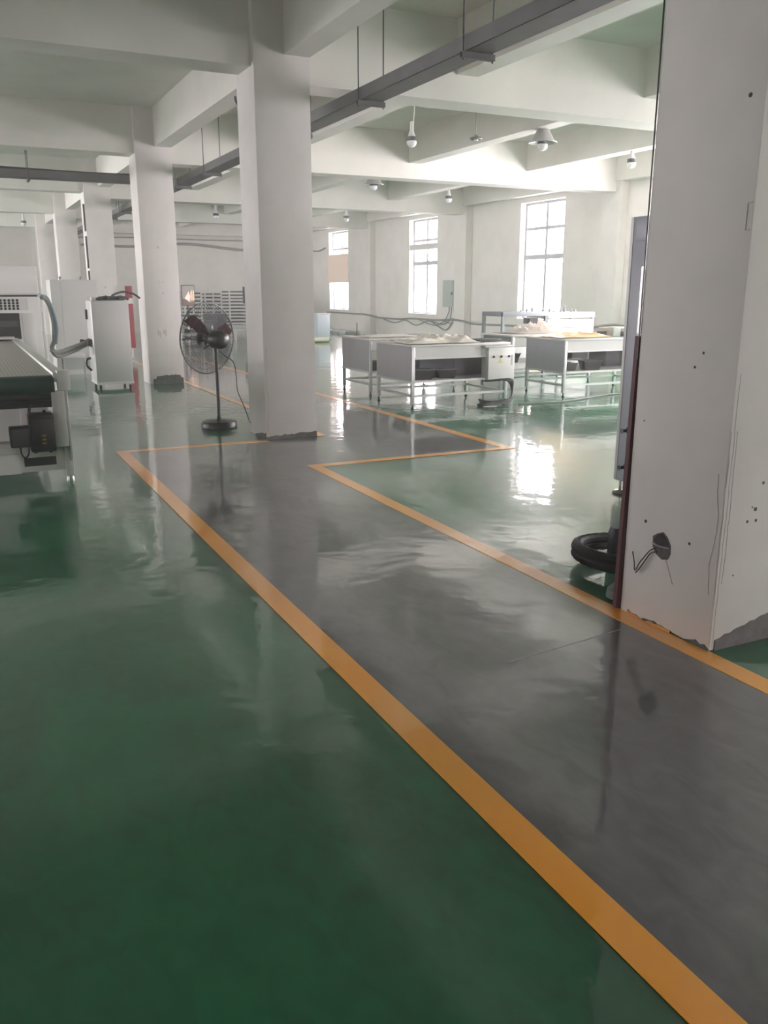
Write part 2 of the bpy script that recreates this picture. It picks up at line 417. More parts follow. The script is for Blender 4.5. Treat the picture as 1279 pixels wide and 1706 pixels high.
for (y_, z_, r_) in ((.43, .475, .008), (.16, .44, .007), (.22, 1.19, .006), (.18, 1.25, .006), (.07, 2.2, .009), (.49, .93, .004)):
    MB().lathe([(r_*.2, -.002), (r_, -.002), (r_, .001), (r_*.4, .0015)], 10, (-1, 0, 0), (0, y_, z_)).build('nail_hole', M_DARK, c0)
for (x_, z_, r_) in ((.22, .72, .007), (.17, .62, .004), (.15, .56, .007), (.20, .56, .007), (.19, .61, .009), (.1, .33, .004), (.28, 1.02, .007)):
    MB().lathe([(r_*.2, -.002), (r_, -.002), (r_, .001), (r_*.4, .0015)], 10, (0, -1, 0), (x_, 0, z_)).build('nail_hole', M_DGREY, c0)
hp = [(.375, .42), (.345, .44), (.315, .452), (.285, .432), (.265, .40), (.262, .365), (.275, .335), (.31, .325), (.345, .34), (.372, .37)]
hole = MB().prism([(-.003, y, z) for y, z in hp], (.004, 0, 0)).build('socket_hole', mat('hole_cement', (96, 90, 91), .9, noise=.35, nscale=40), c0, smooth=False)
MB().prism([(-.005, y, z) for y, z in ((.368, .405), (.345, .432), (.315, .446), (.29, .428), (.272, .395), (.31, .388), (.345, .384))], (.003, 0, 0)).build('dark_cavity', mat('hole_dark', (58, 52, 53), .9, noise=.35, nscale=40), hole, smooth=False)  # flat patch, shade in the depth of the hole painted dark
MB().tube([(-.004, .375, .388), (-.01, .33, .384), (-.006, .27, .387)], .0035, 6).build('wire', M_STEEL, hole)
for q in (arc([(-.004, .35, .37), (-.015, .375, .35), (-.02, .40, .315), (-.022, .425, .28), (-.022, .452, .235), (-.02, .462, .27), (-.02, .478, .32)], 4),
          arc([(-.004, .34, .355), (-.012, .37, .34), (-.018, .395, .30), (-.02, .42, .26), (-.022, .446, .225)], 4)):
    MB().tube(q, .003, 6).build('wire', M_BLACK, hole)
MB().tube([(-.001, .29, .335), (-.001, .26, .28), (-.001, .235, .23)], .002, 5).build('crack', M_LINE, c0)
# fan column (k = 1)
c1 = cols[1]
face_patch('cement_patch', c1, rough_edge(.0, .56, .0, lambda t: .035+.02*t, 20), M_PATCH)
face_patch('cement_patch', c1, rough_edge(.0, .35, .0, lambda t: .07-.05*t, 12), M_PATCHG, 'side')
b = MB(); b.tube([(.03+random.uniform(-.006, .006), -.0005, .08+i*.045) for i in range(20)], .002, 5).build('plaster_ridge', M_LINE, c1)
# third (k = 2)
face_patch('cement_patch', cols[2], rough_edge(.05, .545, .0, lambda t: .085+.045*(t > .12)+.012*(t > .35)-.05*(t > .92), 30), M_PATCHG)
for (x_, z_, r_) in ((.26, 2.15, .018), (.3, 1.45, .015), (.25, 1.62, .01), (.31, 1.62, .01)):
    MB().lathe([(r_*.2, -.002), (r_, -.002), (r_, .001), (r_*.4, .0015)], 10, (0, -1, 0), (x_, 0, z_)).build('nail_hole', M_LINE, cols[2])
for (x0, z0, w, h) in ((.17, .79, .02, .08), (.20, .75, .02, .10), (.26, .80, .02, .07), (.29, .77, .02, .10)):
    face_patch('chipped_mark', cols[2], [(x0, z0), (x0+w, z0), (x0+w, z0+h), (x0, z0+h)], M_LINE, 'front', .002)
MB().lathe([(.004, -.002), (.02, -.002), (.02, .001), (.008, .0015)], 10, (0, -1, 0), (.3, 0, 1.55)).build('nail_hole', M_LINE, cols[3])
bx('plaster_base', M_PATCHG, cols[3], -.006, -.006, 0, CX1-CX0+.006, CD+.006, .05)

# ------------------------------------------------------------------ conduits and end-wall fittings
cn = thing('conduit', (CX0, CY[3], 0), 'dark broken conduit running up the side of a white column', 'conduit')
for (a, c_) in ((2.72, 3.28), (1.95, 2.62), (1.2, 1.9)):
    bx('pipe_section', M_DGREY, cn, -.035, .02, a, -.001, .055, c_)
pipe = MB().tube(arc([(4.2, YE-.05, 3.02), (6, YE-.05, 3.0), (7.6, YE-.05, 3.12), (8.6, YE-.05, 3.08), (10, YE-.05, 2.95), (12, YE-.05, 2.98)], 8), .045, 8).build('wall_pipe', M_PVC)
tag(pipe, 'sagging grey pipe along the top of the far end wall', 'pipe')
bx_ = bx('junction_box', M_PVC, None, 6.35, YE-.12, 2.72, 6.55, YE, 3.1); tag(bx_, 'small grey box hanging below the pipe on the end wall', 'box')
b = MB().tube(arc([(4.0, YE-.04, 3.27), (6, YE-.04, 3.3), (9, YE-.04, 3.28), (12, YE-.04, 3.3)], 4), .02, 6).build('wall_cable', M_PVC); tag(b, 'thin cable above the grey pipe on the end wall', 'cable')

# ================================================================== CABLE TRAYS
ct = thing('cable_tray', (3.58, 0, 3.2), 'long grey cable tray hung on rods beside the column row', 'cable tray')
b = MB(); bx('bottom_plate', M_TRAY, ct, 0, -6.5, 0, .22, 32.4, .004)
bx('side_plate', M_TRAY, ct, 0, -6.5, 0, .004, 32.4, .11); bx('side_plate', M_TRAY, ct, .216, -6.5, 0, .22, 32.4, .11)
brk = MB().box(-.03, -.02, -.045, .25, .02, -.041).box(-.03, -.02, -.045, .25, -.016, -.003).box(-.03, .016, -.045, .25, .02, -.003).mesh('bracket', M_TRAY)
rod = MB().cyl((0, 0, -.06), (0, 0, ZC-3.2), .006, 6).mesh('hanger_rod', M_DGREY)
yy = 5.96
for k in range(14):
    y = 4.1+1.86*k
    link('bracket', brk, ct, (0, y, 0)); link('hanger_rod', rod, ct, (-.018, y, 0)); link('hanger_rod', rod, ct, (.238, y, 0))
for (x, z) in ((.05, .02), (.09, .025), (.14, .02)):
    MB().tube(arc([(x+random.uniform(-.02, .02), y, z) for y in range(-6, 33, 2)], 2), .018, 6).build('cable', M_BLACK, ct)
ct2 = thing('cable_tray', (-6, 15.1, 3.18), 'dark grey cable tray crossing above the white oven', 'cable tray')
bx('bottom_plate', M_TRAY, ct2, 0, 0, 0, 9.5, .2, .004); bx('side_plate', M_TRAY, ct2, 0, 0, 0, 9.5, .004, .12); bx('side_plate', M_TRAY, ct2, 0, .196, 0, 9.5, .2, .12)
for x in (1.5, 3.4, 5.3, 7.25):
    MB().box(x-.02, -.03, -.04, x+.02, .23, -.001).build('bracket', M_TRAY, ct2)
    for yv in (-.018, .218): MB().cyl((x, yv, -.05), (x, yv, ZC-3.18), .006, 6).build('hanger_rod', M_DGREY, ct2)
for k, (y, z) in enumerate(((.05, .1), (.1, .12), (.15, .1))):
    MB().tube(arc([(0, y, z+.03), (3, y, z+.05), (6, y, z+.03), (8.2, y, z), (9.46, y, z+.03)], 4), .03, 6).build('cable', M_BLACK, ct2)
k3 = MB().tube(arc([(3.12, 10.22, 3.625), (3.13, 10.22, 3.57), (3.17, 10.2, 3.5), (3.22, 10.16, 3.4), (3.3, 10.1, 3.33), (3.56, 10.1, 3.33)], 5), .014, 6).build('drop_cable', M_DGREY)
tag(k3, 'short dark cable dropping from the beam into the hung tray', 'cable')

# ================================================================== PENDANT LAMPS
def lamp(x, y, ztop, zc, label, shade=False, s=1.0, dx=0):
    o = thing('pendant_lamp', (x, y, zc), label, 'lamp', group='unlit pendant bulbs under the ceiling')
    h = ztop-zc
    MB().tube([(dx, 0, h), (dx*.3, 0, .19*s)], .009, 6).build('cord', M_WHITE2, o)
    MB().lathe([(.018*s, .24*s), (.024*s, .22*s), (.026*s, .12*s), (.052*s, .055*s)], 16).build('lamp_neck', M_WHITE, o)
    MB().lathe([(.052*s, .055*s), (.066*s, .05*s), (.068*s, .005*s), (.06*s, .0)], 18).build('heat_sink', M_DGREY, o)
    MB().lathe([(.062*s, 0), (.066*s, -.015*s), (.062*s, -.04*s), (.046*s, -.064*s), (.02*s, -.076*s), (.002, -.078*s)], 18).build('bulb', M_BULB, o)
    if shade:
        MB().lathe([(.045*s, .2*s), (.06*s, .2*s), (.15*s, .035*s), (.185*s, .02*s), (.18*s, .012*s), (.145*s, .028*s), (.055*s, .185*s)], 22).build('lamp_shade', mat('shade_grey', (176, 178, 176), .4, metal=.2), o)
    return o
lamp(5.95, 11.29, 4.2, 3.5, 'white pendant bulb on a slanted cord between two beams', s=1.05, dx=.06)
lamp(7.70, 10.65, 3.68, 3.49, 'shaded pendant bulb close under the beam above the right table', True, s=1.1)
lamp(10.12, 11.55, 3.68, 3.5, 'pendant bulb close to the edge of the near column', s=1.1)
lamp(7.70, 16.2, 3.68, 3.49, 'dull shaded pendant bulb above the window with the pale bar', True, s=1.1)
lamp(10.17, 17.5, 3.68, 3.47, 'small pendant bulb hanging beside the window with the pale bar', s=1.1)
lamp(10.17, 23.2, 3.68, 3.45, 'small pendant bulb above the window with the peach sheet', s=1.2)
lamp(6.9, 24.9, 4.2, 3.52, 'tiny far pendant bulb seen between the fan column and the next', s=1.2)
lamp(2.2, 29.9, 4.2, 3.5, 'tiny far pendant bulb above the white oven hood', s=1.2)
hk = MB().lathe([(.07, 0), (.09, .015), (.07, .03), (.05, .015), (.07, 0)], 16, (0, 0, 1), (6.75, 10.9, 3.52)).tube([(6.75, 10.9, 3.53), (6.75, 10.9, 4.2)], .008, 6)
hk.lathe([(.03, 0), (.04, .05), (.015, .09)], 10, (0, 0, 1), (6.75, 10.9, 3.5)); hk = hk.build('pendant_lamp_holder', M_STEEL); tag(hk, 'empty lamp holder ring on a thin rod beside the shaded bulb', 'lamp holder')

# ================================================================== CONVEYOR OVEN
ov = thing('conveyor_oven', (0, 7.2, 0), 'long white conveyor oven with a mesh infeed belt and black motor', 'oven')
OY = 5.4                                                    # oven front, local y
bx('housing', M_WHITE, ov, -1.1, OY, .12, 1.03, OY+1.25, 1.41, c=.012)
bx('hood', M_WHITE, ov, -1.1, OY+.02, 1.44, 1.03, OY+1.22, 1.81, c=.012)
bx('hood_trim', M_DGREY, ov, -1.08, OY+.03, 1.405, 1.01, OY+1.2, 1.445)
bx('hood_lip', M_WHITE2, ov, -1.12, OY-.012, 1.432, 1.045, OY+1.24, 1.452)
bx('vent_panel', M_WHITE, ov, -1.0, OY-.008, 1.235, .88, OY-.001, 1.39)
b = MB()
for i in range(30):
    for j in range(4):
        b.lathe([(.010, 0), (.018, 0), (.018, .004), (.010, .004)], 6, (0, -1, 0), (-.72+i*.0507, OY-.008, 1.255+j*.036))
tag(b.build('vent_holes', M_DARK, ov), kind='stuff')  # solid dark discs, shade of the perforations painted as colour
bx('front_panel', M_WHITE, ov, .79, OY-.014, .5, .95, OY-.001, 1.2, c=.004)
bx('slot_opening', M_DARK, ov, -1.0, OY-.006, .86, .76, OY-.0005, 1.20)  # closed dark sheet painting the shade inside the belt slot
bx('slot_curtain', M_DGREY, ov, -.98, OY-.03, 1.02, .73, OY-.02, 1.10)
bx('slot_lip', M_WHITE2, ov, -1.0, OY-.30, .875, .66, OY-.02, .90)
bx('belt', M_BELT, ov, -.75, .0, .842, .625, OY, .852)
bx('belt_underside', M_RUB, ov, -.75, .0, .70, .625, OY, .708)
for x in (.635, -.80):
    bx('side_rail', M_WHITE, ov, x-.01, -.05, .80, x+.075, OY+.0, .875, c=.004)
    bx('rail_cover', M_ALU, ov, x+.065, .05, .74, x+.078, OY, .83)
MB().cyl((-.75, .0, .777), (.63, .0, .777), .076, 24).build('end_roller', M_RUB, ov)
MB().cyl((-.75, -.01, .69), (.63, -.01, .69), .035, 16).build('idle_roller', M_BLACK, ov)
bx('roller_shield', M_DARK, ov, -.75, .03, .60, .63, .05, .70)
for yl in (0, 2.6):
    for x in (.665, -.80):
        bx('leg', M_WHITE, ov, x, yl-.02, .05, x+.06, yl+.045, .86, c=.004)
        MB().cyl((x+.03, yl+.012, .03), (x+.03, yl+.012, .10), .012, 8).lathe([(.032, 0), (.032, .012), (.026, .035)], 16, None, (x+.03, yl+.012, 0)).build('foot', M_STEEL, ov)
bx('corner_block', M_WHITE, ov, .655, -.075, .735, .745, .02, .89, c=.004)
bx('side_plate', M_WHITE2, ov, .60, -.055, .29, .70, -.022, .735, c=.006)
bx('cable_trunk', M_ALU, ov, .70, -.05, .17, .722, -.02, .735, c=.004)
# base plate with an oblong slot near its right end
b = MB(); b.box(-.8, .03, .09, .36, .04, .24); b.box(.36, .03, .09, .68, .04, .135); b.box(.36, .03, .205, .68, .04, .30); b.box(.60, .03, .135, .68, .04, .205); b.box(-.8, .03, .24, .36, .04, .30)
b.build('base_plate', M_WHITE, ov)
bx('slot_back', M_DARK, ov, .35, .075, .11, .62, .08, .22)
bx('kick_panel', M_WHITE, ov, -.8, .01, .085, .33, .028, .245, c=.003)
bx('inner_panel', M_WHITE2, ov, -.8, .35, .25, .60, .37, .69)
bx('inner_door', M_WHITE, ov, -.8, .28, .31, .38, .345, .64, c=.005)
bx('base_tray', M_WHITE2, ov, -.8, .04, .27, .66, .38, .29)
mo = bx('motor', M_BLACK, ov, .415, -.10, .265, .60, .05, .565, c=.015)
bx('gear_cap', M_BLK2, mo, .43, -.112, .30, .585, -.10, .53, c=.005)
MB().cyl((.60, -.03, .42), (.66, -.03, .42), .022, 12).build('shaft', M_DGREY, mo)
for z in (.36, .39, .33): bx('brass_plate', mat('brass', (168, 140, 80), .3, .8), mo, .50, -.117, z, .53, -.112, z+.014)
for (x, z) in ((.45, .262), (.56, .262), (.54, .57)): MB().cyl((x, -.02, z-.015), (x, -.02, z+.015), .012, 8).build('bolt', M_BLACK, mo)
m2 = bx('terminal_box', M_BLACK, ov, .27, -.09, .31, .42, .03, .47, c=.012)
bx('terminal_lid', M_DGREY, m2, .285, -.096, .325, .405, -.09, .455, c=.003)
MB().tube(arc([(.34, -.03, .32), (.345, -.04, .25), (.37, -.04, .22), (.395, -.04, .25), (.40, -.03, .31)], 5), .008, 6).build('motor_cable', M_BLACK, m2)
MB().tube(arc([(.43, -.0, .56), (.44, .02, .61), (.47, .04, .66), (.48, .04, .70)], 5), .012, 6).build('motor_cable', M_BLACK, mo)
for x in (.98, -1.05):
    for yl in (OY+.05, OY+1.15):
        MB().cyl((x, yl, 0), (x, yl, .13), .03, 10).build('foot', M_STEEL, ov)
bx('switch_box', M_WHITE2, ov, 1.03, OY+.05, .95, 1.06, OY+.25, 1.2)

# cable bundle from oven to cabinet
hs = thing('cable_hose', (0, 0, 0), 'thick grey-green hose from the oven to the small white cabinet', 'hose')
MB().tube(arc([(1.09, 13.0, 1.40), (1.15, 13.05, 1.37), (1.20, 13.1, 1.25), (1.24, 13.2, 1.02), (1.23, 13.3, .8), (1.20, 13.4, .68), (1.3, 13.7, .60), (1.55, 14.05, .64), (1.78, 14.25, .70), (1.845, 14.3, .70)], 7), .032, 10).build('hose_tube', M_HOSE, hs)
MB().tube(arc([(1.09, 13.0, 1.42), (1.17, 13.05, 1.38), (1.23, 13.1, 1.2), (1.27, 13.2, .98), (1.25, 13.3, .75)], 7), .022, 10).build('hose_tube', mat('blue_grey_hose', (104, 124, 136), .5), hs)
MB().tube(arc([(1.19, 13.4, .65), (1.3, 13.7, .54), (1.55, 14.05, .58), (1.78, 14.25, .66)], 7), .028, 10).build('hose_tube', M_HOSE, hs)
MB().lathe([(.05, 0), (.05, .05), (.04, .05), (.04, .1), (.055, .1), (.055, .13)], 14, (1, 0, 0), (1.70, 14.28, .70)).build('hose_fitting', M_DGREY, hs)

# ================================================================== WHITE CABINETS
c = thing('control_cabinet', (1.85, 13.85, 0), 'waist-high white metal cabinet on castors, hose plugged in its side', 'cabinet')
bx('body', M_WHITE2, c, 0, 0, .1, .55, .62, 1.34, c=.008)
bx('base_frame', M_WHITE, c, -.005, -.005, .075, .555, .625, .11)
bx('front_panel', M_WHITE2, c, .015, -.006, .13, .535, 0, 1.32, c=.003)
for (x, y) in ((.05, .05), (.5, .05), (.05, .57), (.5, .57)):
    w_ = MB().cyl((x-.015, y, .035), (x+.015, y, .035), .035, 14).build('castor', M_BLACK, c); bx('castor_fork', M_STEEL, w_, x-.02, y-.025, .05, x+.02, y+.025, .08)
bx('side_handle', M_DGREY, c, -.03, .5, 1.05, 0, .53, 1.2)
MB().lathe([(.06, 0), (.06, .03), (.045, .03), (.045, .06), (.06, .06)], 14, (-1, 0, 0), (0, .25, .70)).build('cable_gland', M_DGREY, c)
MB().lathe([(.06, 0), (.06, .03), (.045, .05)], 14, (-1, 0, 0), (0, .42, .70)).build('cable_gland', M_DGREY, c)
MB().tube(arc([(0, .5, .45), (-.06, .5, .43), (-.07, .5, .34), (-.01, .45, .26)], 5), .018, 8).build('side_cable', M_BLACK, c)
bg_ = thing('folded_film', (2.0, 13.95, 1.34), 'crumpled dark sheets lying on top of the small white cabinet', 'sheet')
b = MB()
for k in range(7):
    x = .0+k*.055; b.tube(arc([(x-.05, .05+.03*(k % 3), .02), (x+.05, .12, .045+.01*(k % 2)), (x+.12, .2+.03*(k % 2), .02)], 4), [.022]*9, 6)
b.build('sheet_stack', M_DGREY, bg_); bx('white_fitting', M_WHITE2, bg_, -.12, .05, 0, -.03, .2, .05, c=.01)
bx('base_plate', M_DGREY, bg_, -.03, .03, 0, .34, .3, .018, c=.004)
hz = MB().tube(arc([(2.22, 14.32, 1.37), (2.26, 14.25, 1.43), (2.38, 14.05, 1.47), (2.52, 14.05, 1.44), (2.62, 14.05, 1.37)], 6), .016, 8).build('bent_hose', M_DGREY)
tag(hz, 'dark hose arching off the top of the small white cabinet', 'hose')
c = thing('control_cabinet', (1.55, 16.6, 0), 'taller white metal cabinet behind the one on castors', 'cabinet')
bx('body', M_WHITE2, c, 0, 0, .08, .80, .7, 1.67, c=.008); bx('base_frame', M_WHITE, c, 0, 0, 0, .80, .7, .085)
bx('front_panel', M_WHITE2, c, .17, -.006, .12, .785, 0, 1.65, c=.003)
MB().lathe([(.03, 0), (.03, .03), (.02, .05), (.008, .06)], 12, None, (.2, .2, 1.67)).build('lifting_eye', M_STEEL, c)
MB().lathe([(.03, 0), (.03, .03), (.02, .05), (.008, .06)], 12, None, (.55, .2, 1.67)).build('lifting_eye', M_STEEL, c)
bx('low_shelf', M_WHITE, c, .0, -.6, .34, .42, -.01, .40, c=.005)
for x in (.02, .38): bx('shelf_leg', M_STEEL, c, x, -.58, 0, x+.03, -.55, .34)

# red strip sign
rs = thing('strip_sign', (3.42, 20.0, .2), 'tall red and white strip sign standing beside a column', 'sign')
bx('red_panel', M_RED, rs, 0, 0, .03, .15, .03, 1.0, c=.003); bx('white_panel', M_WHITE, rs, 0, 0, 1.0, .15, .03, 1.12); bx('red_panel', M_RED, rs, 0, 0, 1.12, .15, .03, 1.38, c=.003)
bx('post', M_STEEL, rs, .06, .03, -.2, .09, .05, 1.38); bx('foot', M_STEEL, rs, -.02, -.05, -.2, .17, .12, -.18)

# ================================================================== STANDING FAN
fx, fy, fz = 2.53, 9.38, .975
fan = thing('standing_fan', (fx, fy, 0), 'black industrial standing fan with a round wire cage', 'fan')
MB().lathe([(.19, 0), (.2, .012), (.2, .05), (.185, .075), (.12, .085), (.03, .092), (.022, .14)], 36).build('base', M_BLK2, fan)
MB().cyl((0, 0, .09), (0, 0, fz-.05), .019, 14).build('pole', M_BLK2, fan)
MB().lathe([(.028, fz-.1), (.032, fz-.08), (.03, fz-.03)], 14).build('collar', M_BLACK, fan)
fd = Vector((-.45, .89, .03)).normalized()                   # blowing direction, away to the left
C0 = Vector((0, 0, fz))
side = fd.cross(Vector((0, 0, 1))).normalized(); upv = side.cross(fd).normalized()
MB().lathe([(.02, -.14), (.055, -.132), (.085, -.11), (.1, -.07), (.1, .03), (.085, .05), (.06, .06), (.02, .065)], 28, fd, C0-fd*.02).build('motor', M_BLK2, fan)
cc = C0+fd*.13                                              # cage centre
hub = MB().lathe([(.05, -.03), (.055, .0), (.05, .03), (.02, .045)], 20, fd, cc).build('blade_hub', M_BLACK, fan)
for k in range(3):
    a = R(5+120*k); b = MB(); n = 9; v = []
    for i in range(n+1):
        t = i/n; rad = .04+.31*t; w = .05+.06*math.sin(t*2.2)
        for s_ in (-1, 1):
            th = a+(s_*w/2)/max(rad, .09)*.9+t*.25
            p = cc+side*rad*math.cos(th)+upv*rad*math.sin(th)+fd*(s_*.045)
            v.append(p)
    vv = [p[:] for p in v]+[(p+fd*.004)[:] for p in v]; m_ = len(v); f = []
    for i in range(n):
        q = (2*i, 2*i+1, 2*i+3, 2*i+2); f.append(q); f.append(tuple(x+m_ for x in q[::-1]))
        f.append((2*i, 2*i+2, 2*i+2+m_, 2*i+m_)); f.append((2*i+1, 2*i+1+m_, 2*i+3+m_, 2*i+3))
    f += [(0, m_, m_+1, 1), (2*n, 2*n+1, 2*n+1+m_, 2*n+m_)]
    b.add(vv, f).build('blade', M_BLADE, fan)
cage = MB().tube([(cc+side*.385*math.cos(t)+upv*.385*math.sin(t))[:] for t in [2*math.pi*i/56 for i in range(56)]], .0075, 6, True).build('cage_rim', M_BLK2, fan)
for sgn, nm in ((1, 'front_guard'), (-1, 'rear_guard')):
    b = MB()
    for rad, dep in ((.12, .075), (.20, .07), (.28, .058), (.34, .04)):
        b.tube([(cc+fd*sgn*dep+side*rad*math.cos(t)+upv*rad*math.sin(t))[:] for t in [2*math.pi*i/36 for i in range(36)]], .0018, 4, True)
    for i in range(56):
        t = 2*math.pi*i/56; e_ = side*math.cos(t)+upv*math.sin(t)
        b.tube([(cc+fd*sgn*.075+e_*.09)[:], (cc+fd*sgn*.07+e_*.2)[:], (cc+fd*sgn*.05+e_*.31)[:], (cc+e_*.385)[:]], .0014, 4)
    tag(b.build(nm, M_DGREY, fan), kind='stuff')
MB().lathe([(.03, .07), (.09, .072), (.092, .078), (.03, .082)], 24, fd, cc).build('guard_badge', M_BLK2, fan)
for k in range(4):
    a = R(45+90*k); e_ = side*math.cos(a)+upv*math.sin(a)
    MB().tube([(C0+fd*.03+e_*.09)[:], (cc-fd*.06+e_*.16)[:]], .008, 6).build('guard_strut', M_BLK2, fan)
MB().tube(arc([(-.0, -.0, fz-.06), (.1, .05, .80), (.19, .0, .72), (.2, -.06, .58), (.195, -.1, .42), (.2, -.2, .33), (.21, -.33, .22), (.205, -.45, .13), (.205, -.52, .11)], 7), .0055, 6).build('power_cord', M_BLACK, fan)

# ================================================================== WORK TABLES
def work_table(x0, y0, w, d, h, label, panel=True, ctrl=False):
    o = thing('work_table', (x0, y0, 0), label, 'table', group='aluminium work tables by the windows')
    p = .045
    leg = MB().box(0, 0, .06, p, p, h-.02, c=.004).mesh('leg', M_ALU)
    ft = MB().lathe([(.02, 0), (.022, .012), (.012, .02), (.01, .065)], 10).mesh('levelling_foot', M_DGREY)
    for (x, y) in ((0, 0), (w-p, 0), (0, d-p), (w-p, d-p)):
        l = link('leg', leg, o, (x, y, 0)); link('levelling_foot', ft, l, (p/2, p/2, 0))
    bx('table_top', M_WHITE, o, -.02, -.02, h-.025, w+.02, d+.02, h, c=.004)
    bx('top_inset', M_DGREY, o, .18, .28, h-.001, w-.05, d-.05, h+.006)
    bx('front_apron', M_WHITE2, o, p, .002, h-.17, w-p, .02, h-.026)
    bx('rear_apron', M_WHITE2, o, p, d-.02, h-.17, w-p, d-.002, h-.026)
    bx('apron_lip', M_ALU, o, p, -.012, h-.185, w-p, .02, h-.168)
    bx('lower_shelf', M_WHITE, o, p*.5, .0, .335, w-p*.5, d, .36)
    for y in (.01, d-.04):
        bx('stretcher', M_ALU, o, p, y, .15, w-p, y+.03, .18)
    for x in (.008, w-.038):
        bx('stretcher', M_ALU, o, x, p, .15, x+.03, d-p, .18)
    if panel:
        bx('end_panel', M_PANEL, o, -.006, p*.4, .35, .0, d-p*.4, h-.026)
        bx('panel_rail', M_ALU, o, -.012, 0, .33, .02, d, .355)
    bx('far_panel', M_PANEL, o, w, p, .36, w+.006, d-p, h-.026)
    bx('shelf_box', M_DGREY, o, w-.62, .45, .36, w-.05, d-.1, h-.2, c=.006)
    if ctrl:
        q = bx('control_box', M_WHITE, o, w-.36, -.07, .34, w+.06, .10, h-.06, c=.008)
        bx('box_top', M_WHITE2, q, w-.42, -.08, h-.06, w+.03, .12, h-.035, c=.004)
        for k in range(3):
            MB().lathe([(.016, 0), (.016, .012), (.011, .02)], 12, (0, -1, 0), (w-.28+k*.12, -.07, h-.18)).build('knob', M_BLACK, q)
        MB().prism([(w-.21, -.072, .55), (w-.13, -.072, .55), (w-.17, -.072, .62)], (0, .003, 0)).build('warning_sticker', M_STICK, q)
        bx('label_plate', M_WHITE2, q, w-.0, -.074, .52, w+.03, -.069, .66)
    return o
work_table(5.17, 9.75, 1.47, 1.05, .82, 'white work table with a control box on its corner', True, True)
work_table(5.29, 11.28, 1.45, 1.0, .82, 'white work table behind the one with the control box')
work_table(7.74, 9.95, 1.75, .95, .82, 'white work table with peach film heaped on top')
work_table(7.9, 11.5, 1.6, .9, .80, 'white work table behind the peach film', False)

def black_bin(x, y, z, s, label):
    o = thing('black_bin', (x, y, z), label, 'bin', rz=random.uniform(-.3, .3), group='black bins on the lower shelves')
    b = MB(); b.prism([(-.10*s, -.08*s, 0), (.10*s, -.08*s, 0), (.10*s, .08*s, 0), (-.10*s, .08*s, 0)], (0, 0, .01*s))
    for (ax, ay, bx2, by2) in ((-1, -1, 1, -1), (1, -1, 1, 1), (1, 1, -1, 1), (-1, 1, -1, -1)):
        b.add([(ax*.10*s, ay*.08*s, 0), (bx2*.10*s, by2*.08*s, 0), (bx2*.13*s, by2*.11*s, .12*s), (ax*.13*s, ay*.11*s, .12*s),
               (ax*.09*s, ay*.07*s, .0), (bx2*.09*s, by2*.07*s, .0), (bx2*.12*s, by2*.10*s, .12*s), (ax*.12*s, ay*.10*s, .12*s)],
              [(0, 1, 2, 3), (5, 4, 7, 6), (3, 2, 6, 7), (1, 0, 4, 5), (0, 3, 7, 4), (2, 1, 5, 6)])
    b.build('tub', M_BLACK, o); bx('rim', M_BLK2, o, -.135*s, -.115*s, .115*s, .135*s, -.105*s, .128*s); bx('rim', M_BLK2, o, -.135*s, .105*s, .115*s, .135*s, .115*s, .128*s)
    return o
black_bin(5.42, 9.95, .36, 1.1, 'black bin on the shelf of the control-box table, closest to its grey end panel')
black_bin(5.80, 9.98, .36, 1.0, 'black bin in the middle of the control-box table shelf')
black_bin(7.95, 10.15, .36, .9, 'black bin on the peach-film table shelf, next to its end panel')
black_bin(8.34, 10.12, .36, 1.1, 'larger black bin further along the peach-film table shelf')
black_bin(7.98, 11.72, .36, 1.2, 'black bin on the open table behind the peach film')
def flat_pack(x, y, z, w, d, h, label, m=M_DGREY):
    o = bx('flat_carton', m, None, x, y, z, x+w, y+d, z+h, c=.006); return tag(o, label, 'carton')
flat_pack(5.48, 10.13, .36, .55, .28, .24, 'dark grey carton behind the bins under the control-box table')
flat_pack(5.32, 11.32, .36, .3, .4, .12, 'dark carton on the shelf of the rear left table', M_DGREY)

def film_heap(name, x0, y0, nx, ny, dx, dy, hgt, z, m, label, seed):
    rnd = random.Random(seed); V = []; F = []
    ph = [rnd.uniform(0, 6) for _ in range(6)]
    def hfun(u, v):
        e_ = min(u, 1-u, v, 1-v)*5
        base = min(1, max(0, e_))
        wu, wv = u+.06*math.sin(9*v+ph[3]), v+.07*math.sin(8*u+ph[4])
        r1 = 1-abs(math.sin(6*wu+3*wv+ph[0])); r2 = 1-abs(math.sin(8*wv-5*wu+ph[1])); r3 = 1-abs(math.sin(19*wu+7*wv+ph[2]))
        return base*hgt*(.15+.5*r1*r1+.4*r2*r2+.25*r3)*(.45+.55*u)
    for j in range(ny+1):
        for i in range(nx+1):
            u, v = i/nx, j/ny
            V.append((x0+dx*(u+.03*math.sin(9*v+ph[3])), y0+dy*(v+.04*math.sin(8*u+ph[4])), z+.012+max(0, hfun(u, v))))
    for j in range(ny):
        for i in range(nx):
            a = j*(nx+1)+i; F.append((a, a+1, a+nx+2, a+nx+1))
    n = len(V); V += [(x, y, zz-.005) for x, y, zz in V]; F2 = [tuple(q+n for q in f[::-1]) for f in F]
    for i in range(nx):
        F2.append((i, i+n, i+1+n, i+1)); a = ny*(nx+1)+i; F2.append((a, a+1, a+1+n, a+n))
    for j in range(ny):
        a = j*(nx+1); F2.append((a, a+nx+1, a+nx+1+n, a+n)); a += nx; F2.append((a, a+n, a+nx+1+n, a+nx+1))
    o = MB().add(V, F+F2).build(name, m); o.data.shade_smooth(); return tag(o, label, 'film')
film_heap('film_sheet', 5.13, 9.74, 60, 36, 1.06, .62, .14, .828, M_CLOTH, 'crumpled white film spread on the control-box table', 3)
